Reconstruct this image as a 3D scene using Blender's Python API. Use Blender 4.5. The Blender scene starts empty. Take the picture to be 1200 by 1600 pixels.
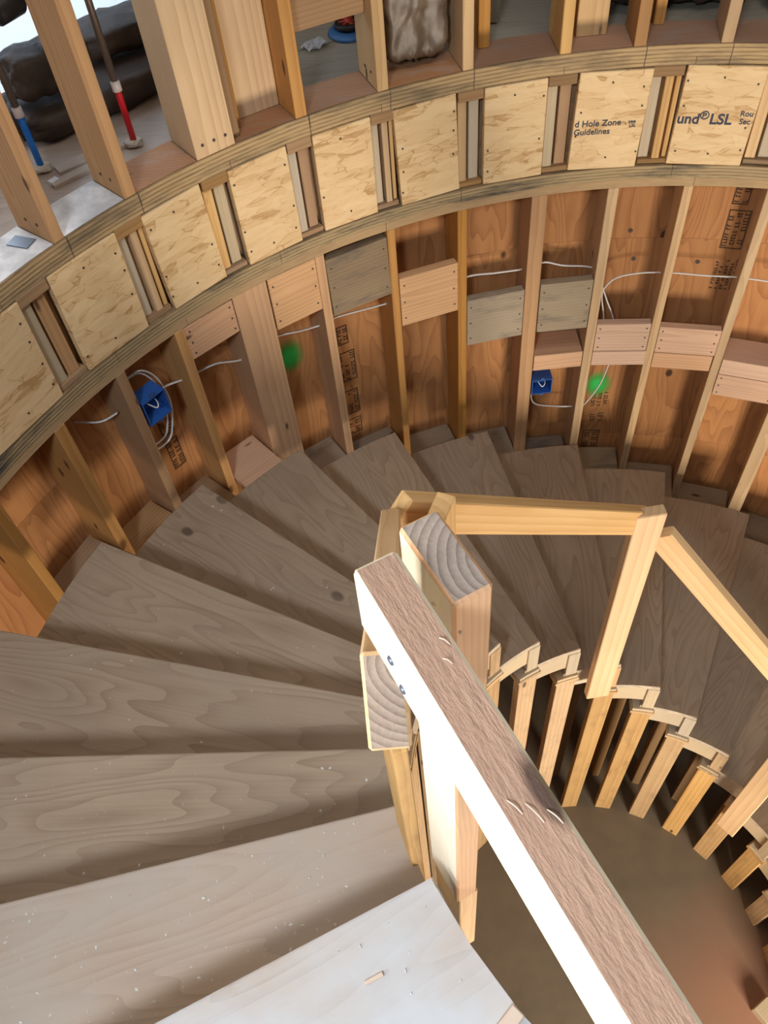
import bpy, bmesh, math, random
from mathutils import Vector, Matrix
rnd = random.Random(7)
S = bpy.context.scene
COL = S.collection
PI = math.pi
R_ = math.radians

# ------------------------------------------------------------------ camera
# world: stair axis is the z axis, z = 0 is the top of the curved sole plate of the upper storey
PITCH, ROLL = 0.9251229, -0.1218646
fwd = Vector((0, math.cos(PITCH), -math.sin(PITCH)))
rt0 = Vector((1, 0, 0)); up0 = rt0.cross(fwd)
rt = rt0 * math.cos(ROLL) + up0 * math.sin(ROLL)
up = -rt0 * math.sin(ROLL) + up0 * math.cos(ROLL)
cd = bpy.data.cameras.new('camera'); cam = bpy.data.objects.new('camera', cd); COL.objects.link(cam)
cd.sensor_fit = 'VERTICAL'; cd.sensor_height = 24; cd.sensor_width = 18
cd.lens = 24 * 1325.16 / 1600; cd.clip_start = 0.02
M3 = Matrix((rt, up, -fwd)).transposed()
cam.matrix_world = Matrix.Translation((-0.7947, -0.6242, 1.3631)) @ M3.to_4x4()
S.camera = cam

# ------------------------------------------------------------------ light
S.view_settings.view_transform = 'Standard'; S.view_settings.look = 'None'
S.view_settings.gamma = 1; S.view_settings.use_curve_mapping = False
S.view_settings.exposure = 0.0
W = bpy.data.worlds.new('sky'); S.world = W; W.use_nodes = True
bg = W.node_tree.nodes['Background']; bg.inputs[0].default_value = (0.88, 0.93, 1.0, 1); bg.inputs[1].default_value = 0.105

def area(name, loc, aim, sx, sy, power, col, spread=180):
    l = bpy.data.lights.new(name, 'AREA'); l.shape = 'RECTANGLE'; l.size = sx; l.size_y = sy
    l.energy = power; l.color = col; l.spread = R_(spread)
    o = bpy.data.objects.new(name, l); COL.objects.link(o); o.location = loc
    o.rotation_euler = (Vector(aim) - Vector(loc)).to_track_quat('-Z', 'Y').to_euler()
    return o
# daylight through the openings of the half-built house, plus one added overhead fill
area('landing_window_light', (-1.65, -1.75, 2.35), (-0.95, -0.10, -0.2), 0.45, 0.45, 42, (0.72, 0.84, 1.0), 130)
area('stair_window_light', (1.0, -2.55, -2.35), (0.3, 1.8, -1.1), 1.1, 1.1, 205, (1.0, 0.90, 0.76))
area('hall_window_light', (-3.0, -1.35, 1.15), (-0.70, -0.48, 0.62), 0.8, 0.8, 8.5, (1.0, 0.97, 0.91), 50)
area('overhead_fill_light', (0.0, 0.3, 3.3), (0.0, 0.5, 0.0), 1.7, 1.7, 38, (1.0, 0.96, 0.90))  # added soft fill that lifts the treads, not a known opening
area('outdoor_light', (-2.6, 3.7, 1.6), (-1.5, 2.4, 0.1), 1.6, 1.0, 170, (0.92, 0.96, 1.0))

# ------------------------------------------------------------------ materials
ZF_ = -3.50
class NT:
    def __init__(s, name):
        s.m = bpy.data.materials.new(name); s.m.use_nodes = True
        s.t = s.m.node_tree; s.n = s.t.nodes; s.b = s.n['Principled BSDF']
    def a(s, ty, **kw):
        n = s.n.new(ty)
        for k, v in kw.items():
            if k.startswith('i_'):
                key = k[2:]; key = int(key) if key.isdigit() else key
                if hasattr(v, 'is_output') or isinstance(v, bpy.types.NodeSocket): s.t.links.new(v, n.inputs[key])
                else: n.inputs[key].default_value = v
            else: setattr(n, k, v)
        return n
    def math(s, op, a, b=0.0, c=None):
        n = s.a('ShaderNodeMath', operation=op, i_0=a, i_1=b)
        if c is not None:
            if isinstance(c, bpy.types.NodeSocket): s.t.links.new(c, n.inputs[2])
            else: n.inputs[2].default_value = c
        return n.outputs[0]
    def noise(s, vec, scale, detail=2, rough=.5):
        return s.a('ShaderNodeTexNoise', i_Vector=vec, i_Scale=scale, i_Detail=detail, i_Roughness=rough).outputs['Fac']
    def ramp(s, f, stops):
        n = s.a('ShaderNodeValToRGB', i_0=f); e = n.color_ramp.elements
        while len(e) < len(stops): e.new(.5)
        for x, (p, c) in zip(e, stops):
            x.position = p; x.color = (*c, 1) if len(c) == 3 else c
        return n.outputs[0]
    def mix(s, f, a, b, bt='MIX'):
        n = s.a('ShaderNodeMix', data_type='RGBA', blend_type=bt)
        for k, v in ((0, f), (6, a), (7, b)):
            if isinstance(v, bpy.types.NodeSocket): s.t.links.new(v, n.inputs[k])
            else: n.inputs[k].default_value = (*v, 1) if isinstance(v, tuple) and len(v) == 3 else v
        return n.outputs[2]
    def vmap(s, vec, sc=(1, 1, 1), loc=None, rot=None):
        n = s.a('ShaderNodeMapping', i_Vector=vec, i_Scale=sc)
        if loc is not None: s.t.links.new(loc, n.inputs['Location']) if isinstance(loc, bpy.types.NodeSocket) else setattr(n.inputs['Location'], 'default_value', loc)
        if rot: n.inputs['Rotation'].default_value = rot
        return n.outputs[0]
    def link(s, o, key): s.t.links.new(o, s.b.inputs[key])
    def bump(s, h, strength=.3, dist=.002):
        n = s.a('ShaderNodeBump', i_Height=h, i_Strength=strength, i_Distance=dist)
        s.t.links.new(n.outputs[0], s.b.inputs['Normal'])
    def coord(s, kind='Object'):
        v = s.a('ShaderNodeTexCoord').outputs[kind]
        r = s.a('ShaderNodeObjectInfo').outputs['Random']
        off = s.a('ShaderNodeCombineXYZ', i_0=s.math('MULTIPLY', r, 37.0), i_1=s.math('MULTIPLY', r, 11.3), i_2=s.math('MULTIPLY', r, 23.7)).outputs[0]
        return v, r, off

def lumber(name, light, dark, freq=420, contrast=.5, saw=0.0, var=.25, rough=.75, dirt=0.0, dirtc=(.12, .10, .09), lowx=None):
    """softwood: growth rings round a pith outside the section, so long faces show grain and ends show rings"""
    t = NT(name); v, r, off = t.coord()
    sep = t.a('ShaderNodeSeparateXYZ', i_0=v)
    wob = t.noise(t.vmap(v, (2.2, 9, 9), off), 1.0, 3)
    wv = t.math('MULTIPLY', t.math('SUBTRACT', wob, .5), .030)
    oy = t.math('ADD', t.math('MULTIPLY', r, .05), .018)
    y = t.math('ADD', t.math('ADD', sep.outputs[1], oy), wv); z = t.math('ADD', t.math('ADD', sep.outputs[2], -.03), wv)
    d = t.math('SQRT', t.math('ADD', t.math('MULTIPLY', y, y), t.math('MULTIPLY', z, z)))
    s_ = t.math('FRACT', t.math('MULTIPLY', d, freq / 6.283))
    s_ = t.math('POWER', s_, 1.6)
    fib = t.noise(t.vmap(v, (6, 260, 260), off), 1.0, 2)
    blot = t.noise(t.vmap(v, (2.5, 8, 8), off), 1.0, 3)
    f = t.math('ADD', t.math('MULTIPLY', s_, contrast), t.math('MULTIPLY', t.math('SUBTRACT', fib, .4), .45))
    f = t.math('ADD', f, t.math('MULTIPLY', t.math('SUBTRACT', blot, .5), .9))
    c = t.mix(t.a('ShaderNodeClamp', i_0=f).outputs[0], light, dark)
    kn = t.a('ShaderNodeTexVoronoi', i_Vector=t.vmap(v, (3.2, 9, 9), off), i_Scale=1.0).outputs['Distance']
    c = t.mix(t.ramp(kn, [(.055, (1, 1, 1)), (.10, (0, 0, 0))]), c, tuple(x * .35 for x in dark))
    if dirt > 0:
        dn = t.noise(t.vmap(v, (5, 14, 14), off), 1.0, 5, .65)
        c = t.mix(t.math('MULTIPLY', t.ramp(dn, [(.52, (0, 0, 0)), (.68, (1, 1, 1))]), dirt), c, dirtc)
    hs = t.a('ShaderNodeHueSaturation', i_Color=c, i_Value=t.math('ADD', t.math('MULTIPLY', r, var * 2), 1 - var), i_Saturation=t.math('ADD', t.math('MULTIPLY', t.math('FRACT', t.math('MULTIPLY', r, 7.3)), .3), .85))
    t.link(hs.outputs[0], 'Base Color'); t.b.inputs['Roughness'].default_value = rough
    h = t.math('ADD', fib, s_)
    if saw:
        w = t.noise(t.vmap(v, (70, 240, 240), off), 1.0, 3, .6)
        h = t.math('ADD', h, t.math('MULTIPLY', w, 4.0))
        t.bump(h, saw, .0025)
    else: t.bump(h, .25, .0008)
    return t.m

def plywood(name, light, dark, dust=None, dustamt=.0, kind='Object', sc=(1, 1, 1), var=.12, figure=26, knots=True, rough=.8, spot=None, spotc=None, edge=True):
    """rotary-cut veneer: contour figure of a stretched noise field, grain along x"""
    t = NT(name); v, r, off = t.coord(kind)
    vv = t.vmap(v, sc)
    n = t.noise(t.vmap(vv, (1.0, 5.5, 5.5), off), 1.0, 2, .45)
    g = t.math('FRACT', t.math('MULTIPLY', n, figure))
    g = t.math('POWER', g, 2.2)
    fib = t.noise(t.vmap(vv, (5, 190, 190), off), 1.0, 2)
    blot = t.noise(t.vmap(vv, (2, 4, 4), off), 1.0, 4, .6)
    f = t.math('ADD', t.math('MULTIPLY', g, .48), t.math('MULTIPLY', t.math('SUBTRACT', fib, .42), .5))
    f = t.math('ADD', f, t.math('MULTIPLY', t.math('SUBTRACT', blot, .45), 1.0))
    c = t.mix(t.a('ShaderNodeClamp', i_0=f).outputs[0], light, dark)
    if knots:
        kn = t.a('ShaderNodeTexVoronoi', i_Vector=t.vmap(vv, (2.4, 3.6, 3.6), off), i_Scale=1.0).outputs['Distance']
        c = t.mix(t.ramp(kn, [(.05, (1, 1, 1)), (.075, (0, 0, 0))]), c, tuple(x * .3 for x in dark))
    if dust:
        dn = t.noise(t.vmap(vv, (3, 4, 4), off), 1.0, 5, .6)
        c = t.mix(t.math('MULTIPLY', t.ramp(dn, [(.30, (0, 0, 0)), (.62, (1, 1, 1))]), dustamt), c, dust)
        sp = t.noise(t.vmap(vv, (140, 140, 140), off), 1.0, 2, .6)
        c = t.mix(t.math('MULTIPLY', t.ramp(sp, [(.70, (0, 0, 0)), (.76, (1, 1, 1))]), .35), c, (.62, .58, .52))
    hs = t.a('ShaderNodeHueSaturation', i_Color=c, i_Value=t.math('ADD', t.math('MULTIPLY', r, var * 2), 1 - var))
    t.link(hs.outputs[0], 'Base Color'); t.b.inputs['Roughness'].default_value = rough
    t.bump(t.math('ADD', fib, g), .2, .0008)
    return t.m

def strand(name, light, dark):
    """strand board: two layers of long flakes lying at different angles"""
    t = NT(name); v, r, off = t.coord()
    wob = t.a('ShaderNodeTexNoise', i_Vector=t.vmap(v, (6, 6, 6), off), i_Scale=1.0, i_Detail=1).outputs['Color']
    vd = t.a('ShaderNodeVectorMath', operation='MULTIPLY_ADD', i_0=wob, i_1=(.035, .035, .035), i_2=v).outputs[0]
    cols = []
    for rot, sc in (((0, .45, 0), (9, 16, 30)), ((0, -.8, 0), (10, 16, 34)), ((0, .1, 0), (13, 16, 62))):
        cols.append(t.a('ShaderNodeTexVoronoi', i_Vector=t.vmap(vd, sc, off, rot), i_Scale=1.0, i_Randomness=1.0).outputs['Color'])
    w = [t.a('ShaderNodeSeparateXYZ', i_0=c) for c in cols]
    pick = t.math('GREATER_THAN', w[0].outputs[1], .55)
    f = t.math('ADD', t.math('MULTIPLY', w[0].outputs[0], pick), t.math('MULTIPLY', w[1].outputs[0], t.math('SUBTRACT', 1.0, pick)))
    f = t.math('ADD', t.math('MULTIPLY', f, .6), t.math('MULTIPLY', w[2].outputs[0], .4))
    fib = t.noise(t.vmap(vd, (14, 150, 170), off, (0, .3, 0)), 1.0, 3)
    f = t.math('ADD', f, t.math('MULTIPLY', t.math('SUBTRACT', fib, .5), .5))
    e1 = t.a('ShaderNodeTexVoronoi', feature='DISTANCE_TO_EDGE', i_Vector=t.vmap(vd, (9, 16, 30), off, (0, .45, 0)), i_Scale=1.0).outputs['Distance']
    e2 = t.a('ShaderNodeTexVoronoi', feature='DISTANCE_TO_EDGE', i_Vector=t.vmap(vd, (10, 16, 34), off, (0, -.8, 0)), i_Scale=1.0).outputs['Distance']
    brk = t.noise(t.vmap(vd, (20, 20, 20), off), 1.0, 2)
    ed = t.math('MULTIPLY', t.ramp(t.math('MINIMUM', e1, e2), [(.0, (1, 1, 1)), (.045, (0, 0, 0))]), t.ramp(brk, [(.45, (0, 0, 0)), (.6, (1, 1, 1))]))
    f = t.math('ADD', f, t.math('MULTIPLY', ed, .4))
    c = t.ramp(f, [(.16, light), (.72, tuple((a + b * .6) / 1.6 for a, b in zip(light, dark))), (1.0, tuple(x * .85 for x in dark))])
    hs = t.a('ShaderNodeHueSaturation', i_Color=c, i_Value=t.math('ADD', t.math('MULTIPLY', r, .16), .92))
    t.link(hs.outputs[0], 'Base Color'); t.b.inputs['Roughness'].default_value = .7
    t.bump(f, .35, .0012)
    return t.m

def plies(name, light, dark, pitch, dirt):
    """edge of laminated ply: layers by height, stains"""
    t = NT(name); v, r, off = t.coord()
    sep = t.a('ShaderNodeSeparateXYZ', i_0=v)
    wob = t.noise(t.vmap(v, (5, 5, 5)), 1.0, 2)
    z = t.math('ADD', sep.outputs[2], t.math('MULTIPLY', wob, pitch * .6))
    lay = t.math('SINE', t.math('MULTIPLY', z, 6.283 / pitch))
    n1 = t.noise(t.vmap(v, (14, 14, 260)), 1.0, 3)
    lay = t.math('ADD', t.math('MULTIPLY', lay, .55), t.math('MULTIPLY', t.math('SUBTRACT', n1, .40), 1.5))
    c = t.mix(t.a('ShaderNodeClamp', i_0=lay).outputs[0], light, dark)
    dn = t.noise(t.vmap(v, (3.2, 3.2, 16)), 1.0, 5, .65)
    c = t.mix(t.math('MULTIPLY', t.ramp(dn, [(.48, (0, 0, 0)), (.66, (1, 1, 1))]), dirt), c, (.055, .05, .04))
    t.link(c, 'Base Color'); t.b.inputs['Roughness'].default_value = .8
    t.bump(lay, .5, .002)
    return t.m

def plain(name, col, rough=.5, nscale=0, namt=.3, bump=0, metal=0, trans=0):
    t = NT(name)
    if nscale:
        v, r, off = t.coord()
        n = t.noise(t.vmap(v, (1, 1, 1), off), nscale, 5, .6)
        c = t.mix(t.math('MULTIPLY', t.ramp(n, [(.35, (0, 0, 0)), (.7, (1, 1, 1))]), 1.0), tuple(x * (1 - namt) for x in col), tuple(min(1, x * (1 + namt)) for x in col))
        t.link(c, 'Base Color')
        if bump: t.bump(n, bump, .01)
    else: t.b.inputs['Base Color'].default_value = (*col, 1)
    t.b.inputs['Roughness'].default_value = rough; t.b.inputs['Metallic'].default_value = metal
    if trans: t.b.inputs['Transmission Weight'].default_value = trans
    return t.m

M = {}
M['stud'] = lumber('stud_fir', (.52, .275, .105), (.33, .15, .05))
M['stud_pale'] = lumber('stud_pale', (.66, .41, .175), (.42, .21, .07), var=.15)
M['block'] = lumber('blocking_fir', (.60, .35, .17), (.40, .19, .08))
M['block_pink'] = lumber('blocking_pink', (.66, .40, .24), (.47, .25, .14), var=.1)
M['block_dark'] = lumber('blocking_dark', (.33, .24, .15), (.20, .13, .08), dirt=.7, dirtc=(.13, .11, .09))
M['block_grey'] = lumber('blocking_weathered', (.46, .35, .22), (.32, .22, .13), dirt=.5, dirtc=(.13, .11, .09))
M['rail'] = lumber('rail_fir', (.76, .50, .26), (.56, .31, .13), freq=300, var=.1)
M['rail_lit'] = lumber('rail_lit_pale', (.82, .73, .56), (.70, .56, .36), freq=1500, contrast=.3, var=.05)  # paler than the other lumber, strong side light put into the colour
M['rail_brown'] = lumber('rail_rough_brown', (.37, .235, .165), (.23, .13, .088), freq=700, contrast=.3, saw=.3, var=.04, rough=.9)  # darker and browner than the side faces, with saw-mark bumps
M['end'] = lumber('cut_end_grain', (.37, .27, .20), (.15, .10, .07), freq=800, contrast=.75, saw=.12, var=.03, rough=.85)
M['newel_side'] = lumber('newel_fir', (.66, .34, .13), (.50, .22, .075), freq=900, contrast=.5, var=.02)
M['post_old'] = lumber('post_fir', (.58, .37, .17), (.38, .20, .08), var=.15, dirt=.35, dirtc=(.20, .12, .06))
M['skirt'] = lumber('skirt_pale', (.54, .43, .29), (.40, .29, .18), contrast=.3, var=.1)
M['cap'] = lumber('cripple_brown', (.36, .21, .095), (.22, .115, .05))
M['tread'] = plywood('tread_plywood', (.38, .27, .175), (.18, .10, .052), dust=(.30, .222, .150), dustamt=.55, figure=19)
M['tread_edge'] = plain('tread_worn_edge', (.50, .40, .29), .8, 30, .2)
M['tread_top'] = plywood('tread_plywood_dusty', (.52, .42, .335), (.37, .275, .21), dust=(.58, .58, .58), dustamt=.9, figure=17)
M['tread_mid'] = plywood('tread_plywood_part_dusty', (.47, .335, .23), (.31, .195, .125), dust=(.44, .36, .29), dustamt=.8, figure=18)
M['sheath'] = plywood('wall_sheathing', (.50, .225, .075), (.25, .085, .024), kind='UV', sc=(1, 1, 1), figure=14, var=.12)
M['strand'] = strand('strand_board', (.84, .59, .31), (.62, .35, .13))
M['ply_top'] = plies('laminated_plate', (.50, .335, .16), (.21, .12, .05), .0135, .6)
M['ply_low'] = plies('laminated_plate_stained', (.42, .30, .15), (.19, .115, .055), .0125, .95)
M['plate_low'] = plies('solid_plate', (.52, .34, .17), (.34, .20, .09), .006, .25)
M['sole'] = lumber('sole_plate_dusty', (.44, .24, .135), (.28, .135, .075), dirt=.5, dirtc=(.40, .32, .26))
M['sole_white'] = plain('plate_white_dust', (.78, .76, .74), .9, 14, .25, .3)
M['subfloor'] = plywood('subfloor_dusty', (.46, .36, .28), (.30, .21, .155), dust=(.56, .49, .43), dustamt=.8, figure=14)
M['board_grey'] = plywood('floor_board_grey', (.33, .29, .22), (.23, .19, .14), figure=18)
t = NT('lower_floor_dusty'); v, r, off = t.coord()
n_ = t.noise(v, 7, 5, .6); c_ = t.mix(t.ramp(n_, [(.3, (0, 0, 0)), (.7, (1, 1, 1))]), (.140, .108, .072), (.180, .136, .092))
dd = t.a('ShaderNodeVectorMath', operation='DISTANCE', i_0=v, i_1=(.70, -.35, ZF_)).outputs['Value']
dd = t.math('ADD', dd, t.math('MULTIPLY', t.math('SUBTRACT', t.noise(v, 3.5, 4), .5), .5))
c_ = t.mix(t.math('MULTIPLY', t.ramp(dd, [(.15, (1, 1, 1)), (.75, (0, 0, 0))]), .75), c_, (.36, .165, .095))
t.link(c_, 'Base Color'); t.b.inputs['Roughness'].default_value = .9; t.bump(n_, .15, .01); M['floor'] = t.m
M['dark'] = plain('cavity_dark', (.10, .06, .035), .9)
M['nail'] = plain('nail_steel', (.06, .042, .032), .7)
M['nail_blue'] = plain('nail_zinc', (.16, .18, .24), .4, metal=.6)
M['ink'] = plain('print_ink', (.05, .05, .075), .8)
M['stamp'] = plain('stamp_ink', (.05, .026, .013), .85)
M['pencil'] = plain('pencil_line', (.10, .07, .05), .9)
M['white'] = plain('cable_jacket', (.72, .68, .62), .45)
M['blue'] = plain('box_plastic_blue', (.025, .10, .34), .4)
M['blue_dark'] = plain('box_plastic_blue_worn', (.03, .075, .19), .5)
M['pipe_blue'] = plain('pex_blue', (.008, .20, .80), .35)
M['pipe_red'] = plain('pex_red', (.72, .015, .03), .35)
M['copper'] = plain('pipe_dark_metal', (.13, .095, .075), .45, metal=.5)
M['collar'] = plain('collar_clear', (.62, .55, .56), .3)
M['foam'] = plain('sealing_foam', (.70, .64, .54), .8, 60, .15, .6)
M['black'] = plain('drain_black', (.022, .020, .019), .45)
M['batt'] = plain('insulation_brown', (.055, .035, .024), .6, 9, .55, .5)
M['batt_bag'] = plain('insulation_bag', (.14, .09, .052), .4, 5, .6, .25)
M['paper'] = plain('white_paper', (.85, .86, .90), .7)
M['plate'] = plain('guard_plate_steel', (.14, .17, .21), .4, metal=.7)
M['red'] = plain('wheel_red', (.60, .06, .035), .4)
M['tool_blue'] = plain('tool_blue', (.05, .16, .36), .4)
M['chip'] = plain('wood_chip', (.62, .47, .36), .8)
M['dustbit'] = plain('sawdust', (.66, .62, .56), .9)
M['string'] = plain('fibre_tan', (.42, .33, .22), .9)
t = NT('house_wrap'); t.b.inputs['Base Color'].default_value = (.86, .91, .96, 1); t.b.inputs['Roughness'].default_value = .6
tr = t.a('ShaderNodeBsdfTranslucent', i_Color=(.85, .92, 1, 1)); mx = t.a('ShaderNodeMixShader', i_0=.55)
t.t.links.new(t.b.outputs[0], mx.inputs[1]); t.t.links.new(tr.outputs[0], mx.inputs[2]); t.t.links.new(mx.outputs[0], t.n['Material Output'].inputs[0])
M['wrap'] = t.m
# green spray paint: a soft sprayed spot on a small flat patch of its own colour fading through noise
def spray():
    t = NT('spray_paint_green'); v, r, off = t.coord('Object')
    ln = t.a('ShaderNodeVectorMath', operation='LENGTH', i_0=t.vmap(v, (1.0, 1.0, .75))).outputs['Value']
    n = t.noise(v, 45, 4, .7)
    f = t.math('ADD', ln, t.math('MULTIPLY', t.math('SUBTRACT', n, .5), .03))
    a = t.ramp(f, [(.02, (1, 1, 1)), (.072, (0, 0, 0))])
    t.b.inputs['Base Color'].default_value = (.02, .48, .07, 1); t.b.inputs['Roughness'].default_value = .7
    t.link(a, 'Alpha'); return t.m
M['spray'] = spray()

# ------------------------------------------------------------------ helpers
def cyl(r, th, z): return Vector((r * math.cos(R_(th)), r * math.sin(R_(th)), z))

def put(name, me, mat, parent=None, mw=None, kind=None):
    o = bpy.data.objects.new(name, me); COL.objects.link(o)
    if mat is not None and not me.materials:
        for m in (mat if isinstance(mat, (list, tuple)) else [mat]): me.materials.append(m)
    if mw is None: mw = Matrix.Identity(4)
    if parent is not None:
        o.parent = parent
        base = parent['base'] if 'base' in parent else None
        o.matrix_parent_inverse = PINV[parent.name]
    o.matrix_basis = mw
    if kind: o['kind'] = kind
    PINV[o.name] = mw.inverted()
    return o
PINV = {}
def root(name, loc=(0, 0, 0), label=None, cat=None, group=None, kind=None):
    o = bpy.data.objects.new(name, None); COL.objects.link(o); o.location = loc; o.empty_display_size = .1
    PINV[o.name] = Matrix.Translation(loc).inverted()
    return tag(o, label, cat, group, kind)
def tag(o, label=None, cat=None, group=None, kind=None):
    for k, v in (('label', label), ('category', cat), ('group', group), ('kind', kind)):
        if v: o[k] = v
    return o

def finish(bm, name, smooth=False):
    bmesh.ops.recalc_face_normals(bm, faces=bm.faces)
    me = bpy.data.meshes.new(name); bm.to_mesh(me); bm.free()
    if smooth:
        for p in me.polygons: p.use_smooth = True
    return me
_box = {}
def boxmesh(L, w, h, bev=.002, key=''):
    k = (round(L, 4), round(w, 4), round(h, 4), bev, key)
    if k not in _box:
        bm = bmesh.new(); bmesh.ops.create_cube(bm, size=1)
        for v in bm.verts: v.co = Vector((v.co.x * L, v.co.y * w, v.co.z * h))
        if bev: bmesh.ops.bevel(bm, geom=list(bm.edges), offset=bev, segments=1, affect='EDGES')
        _box[k] = finish(bm, 'lumber_piece')
    return _box[k]
def beamframe(A, B, upv=(0, 0, 1)):
    A = Vector(A); B = Vector(B); x = (B - A).normalized()
    y = Vector(upv).cross(x)
    if y.length < 1e-4: y = Vector((1, 0, 0)).cross(x)
    y.normalize(); z = x.cross(y)
    return Matrix.Translation((A + B) / 2) @ Matrix((x, y, z)).transposed().to_4x4(), (B - A).length
def beam(name, A, B, w, h, mat, parent=None, upv=(0, 0, 1), bev=.002, slots=None, kind=None):
    """a stick from A to B, w across, h along upv; slots = (ends, top, sides...) material list with a chooser"""
    mw, L = beamframe(A, B, upv)
    key = '|'.join(m.name for m in (mat if isinstance(mat, (list, tuple)) else [mat]))
    me = boxmesh(L, w, h, bev, key)
    o = put(name, me, mat, parent, mw, kind)
    if slots:
        for p in me.polygons: p.material_index = slots(p.normal)
    return o
def arc(name, r0, r1, t0, t1, z0, z1, mat, parent, step=1.6, kind=None, uv=False, frame=None):
    """a curved plank between two radii"""
    n = max(1, int(round(abs(t1 - t0) / step))); bm = bmesh.new(); rings = []
    for i in range(n + 1):
        t_ = t0 + (t1 - t0) * i / n
        rings.append([bm.verts.new(cyl(r, t_, z)) for r, z in ((r0, z0), (r0, z1), (r1, z1), (r1, z0))])
    uvl = bm.loops.layers.uv.new('uv') if uv else None
    for a, b in zip(rings, rings[1:]):
        for k in range(4): bm.faces.new((a[k], a[(k + 1) % 4], b[(k + 1) % 4], b[k]))
    bm.faces.new(rings[0]); bm.faces.new(rings[-1][::-1])
    if uv:
        for f in bm.faces:
            for l in f.loops:
                c = l.vert.co; l[uvl].uv = (c.z, R_((math.degrees(math.atan2(c.y, c.x)) + 90) % 360) * r0)
    me = finish(bm, name)
    return put(name, me, mat, parent, None, kind)
def prism(name, pts, z0, z1, mat, parent=None, mw=None, bev=0, kind=None):
    bm = bmesh.new(); lo = [bm.verts.new((x, y, z0)) for x, y in pts]; hi = [bm.verts.new((x, y, z1)) for x, y in pts]
    bm.faces.new(lo[::-1]); bm.faces.new(hi); n = len(pts)
    for i in range(n): bm.faces.new((lo[i], lo[(i + 1) % n], hi[(i + 1) % n], hi[i]))
    if bev: bmesh.ops.bevel(bm, geom=list(bm.edges), offset=bev, segments=1, affect='EDGES')
    return put(name, finish(bm, name), mat, parent, mw, kind)
def tube(name, pts, rad, mat, parent=None, flat=1.0, res=3, smooth=True):
    """a bent round tube through the points (Catmull-Rom), as a mesh"""
    P = [Vector(p) for p in pts]; Q = []
    if smooth and len(P) > 2:
        E = [2 * P[0] - P[1]] + P + [2 * P[-1] - P[-2]]
        for i in range(1, len(E) - 2):
            a, b, c, d = E[i - 1:i + 3]
            for k in range(6):
                s = k / 6
                Q.append(.5 * ((2 * b) + (c - a) * s + (2 * a - 5 * b + 4 * c - d) * s * s + (3 * b - a - 3 * c + d) * s ** 3))
        Q.append(P[-1])
    else: Q = P
    base = Q[0].copy(); bm = bmesh.new(); rings = []; n = 8; y = None
    for i, q in enumerate(Q):
        x = (Q[min(i + 1, len(Q) - 1)] - Q[max(i - 1, 0)]).normalized()
        if y is None: y = x.cross(Vector((.3, .2, 1))).normalized()
        y = (y - x * y.dot(x)).normalized(); z = x.cross(y)
        rr = rad[i * len(rad) // len(Q)] if isinstance(rad, (list, tuple)) else rad
        rings.append([bm.verts.new(q - base + (y * math.cos(2 * PI * k / n) + z * math.sin(2 * PI * k / n) * flat) * rr) for k in range(n)])
    for a, b in zip(rings, rings[1:]):
        for k in range(n): bm.faces.new((a[k], a[(k + 1) % n], b[(k + 1) % n], b[k]))
    bm.faces.new(rings[0][::-1]); bm.faces.new(rings[-1])
    return put(name, finish(bm, name, True), mat, parent, Matrix.Translation(base))
def lathe(name, prof, mat, parent=None, mw=None, n=20):
    bm = bmesh.new(); rings = []
    for r, z in prof: rings.append([bm.verts.new((r * math.cos(2 * PI * k / n), r * math.sin(2 * PI * k / n), z)) for k in range(n)])
    for a, b in zip(rings, rings[1:]):
        for k in range(n): bm.faces.new((a[k], a[(k + 1) % n], b[(k + 1) % n], b[k]))
    bm.faces.new(rings[0][::-1]); bm.faces.new(rings[-1])
    return put(name, finish(bm, name, True), mat, parent, mw)
def lump(name, loc, size, mat, parent=None, rz=0, seed=0, amp=.12, sub=4, square=.5, flatbase=False):
    """a soft lumpy body: rounded box with pillowy folds"""
    from mathutils import noise
    bm = bmesh.new(); bmesh.ops.create_icosphere(bm, subdivisions=sub, radius=1)
    for v in bm.verts:
        p = v.co.copy(); m = max(abs(p.x), abs(p.y), abs(p.z)); q = p.lerp(p / m, square)
        p = Vector((p.x * size[0], p.y * size[1], p.z * size[2])) / (size[0] * size[1] * size[2]) ** (1 / 3)
        d = noise.noise(p * 2.1 + Vector((seed, 0, 0))) * amp + noise.noise(p * 5.3 + Vector((0, seed, 0))) * amp * .55 + noise.noise(p * 11 + Vector((0, seed, 3))) * amp * .25
        q = q * (1 + d)
        v.co = Vector((q.x * size[0] / 2, q.y * size[1] / 2, max(q.z, -1) * size[2] / 2 if flatbase else q.z * size[2] / 2))
    zb = min(v.co.z for v in bm.verts)
    for v in bm.verts: v.co.z -= zb
    return put(name, finish(bm, name, True), mat, parent, Matrix.Translation(loc) @ Matrix.Rotation(rz, 4, 'Z'))
def dots(name, items, mat, parent, rad=.004):
    """nail heads as one mesh of small flat discs: items = (point, normal)"""
    bm = bmesh.new()
    for p, nrm in items:
        nrm = Vector(nrm).normalized(); y = nrm.cross(Vector((0, 0, 1))).normalized(); z = nrm.cross(y)
        c = [Vector(p) + (y * math.cos(k * PI / 3) + z * math.sin(k * PI / 3)) * rad for k in range(6)]
        lo = [bm.verts.new(q - nrm * .001) for q in c]; hi = [bm.verts.new(q + nrm * .0012) for q in c]
        bm.faces.new(hi); bm.faces.new(lo[::-1])
        for k in range(6): bm.faces.new((lo[k], lo[(k + 1) % 6], hi[(k + 1) % 6], hi[k]))
    return put(name, finish(bm, name), mat, parent, None, 'stuff')
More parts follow.
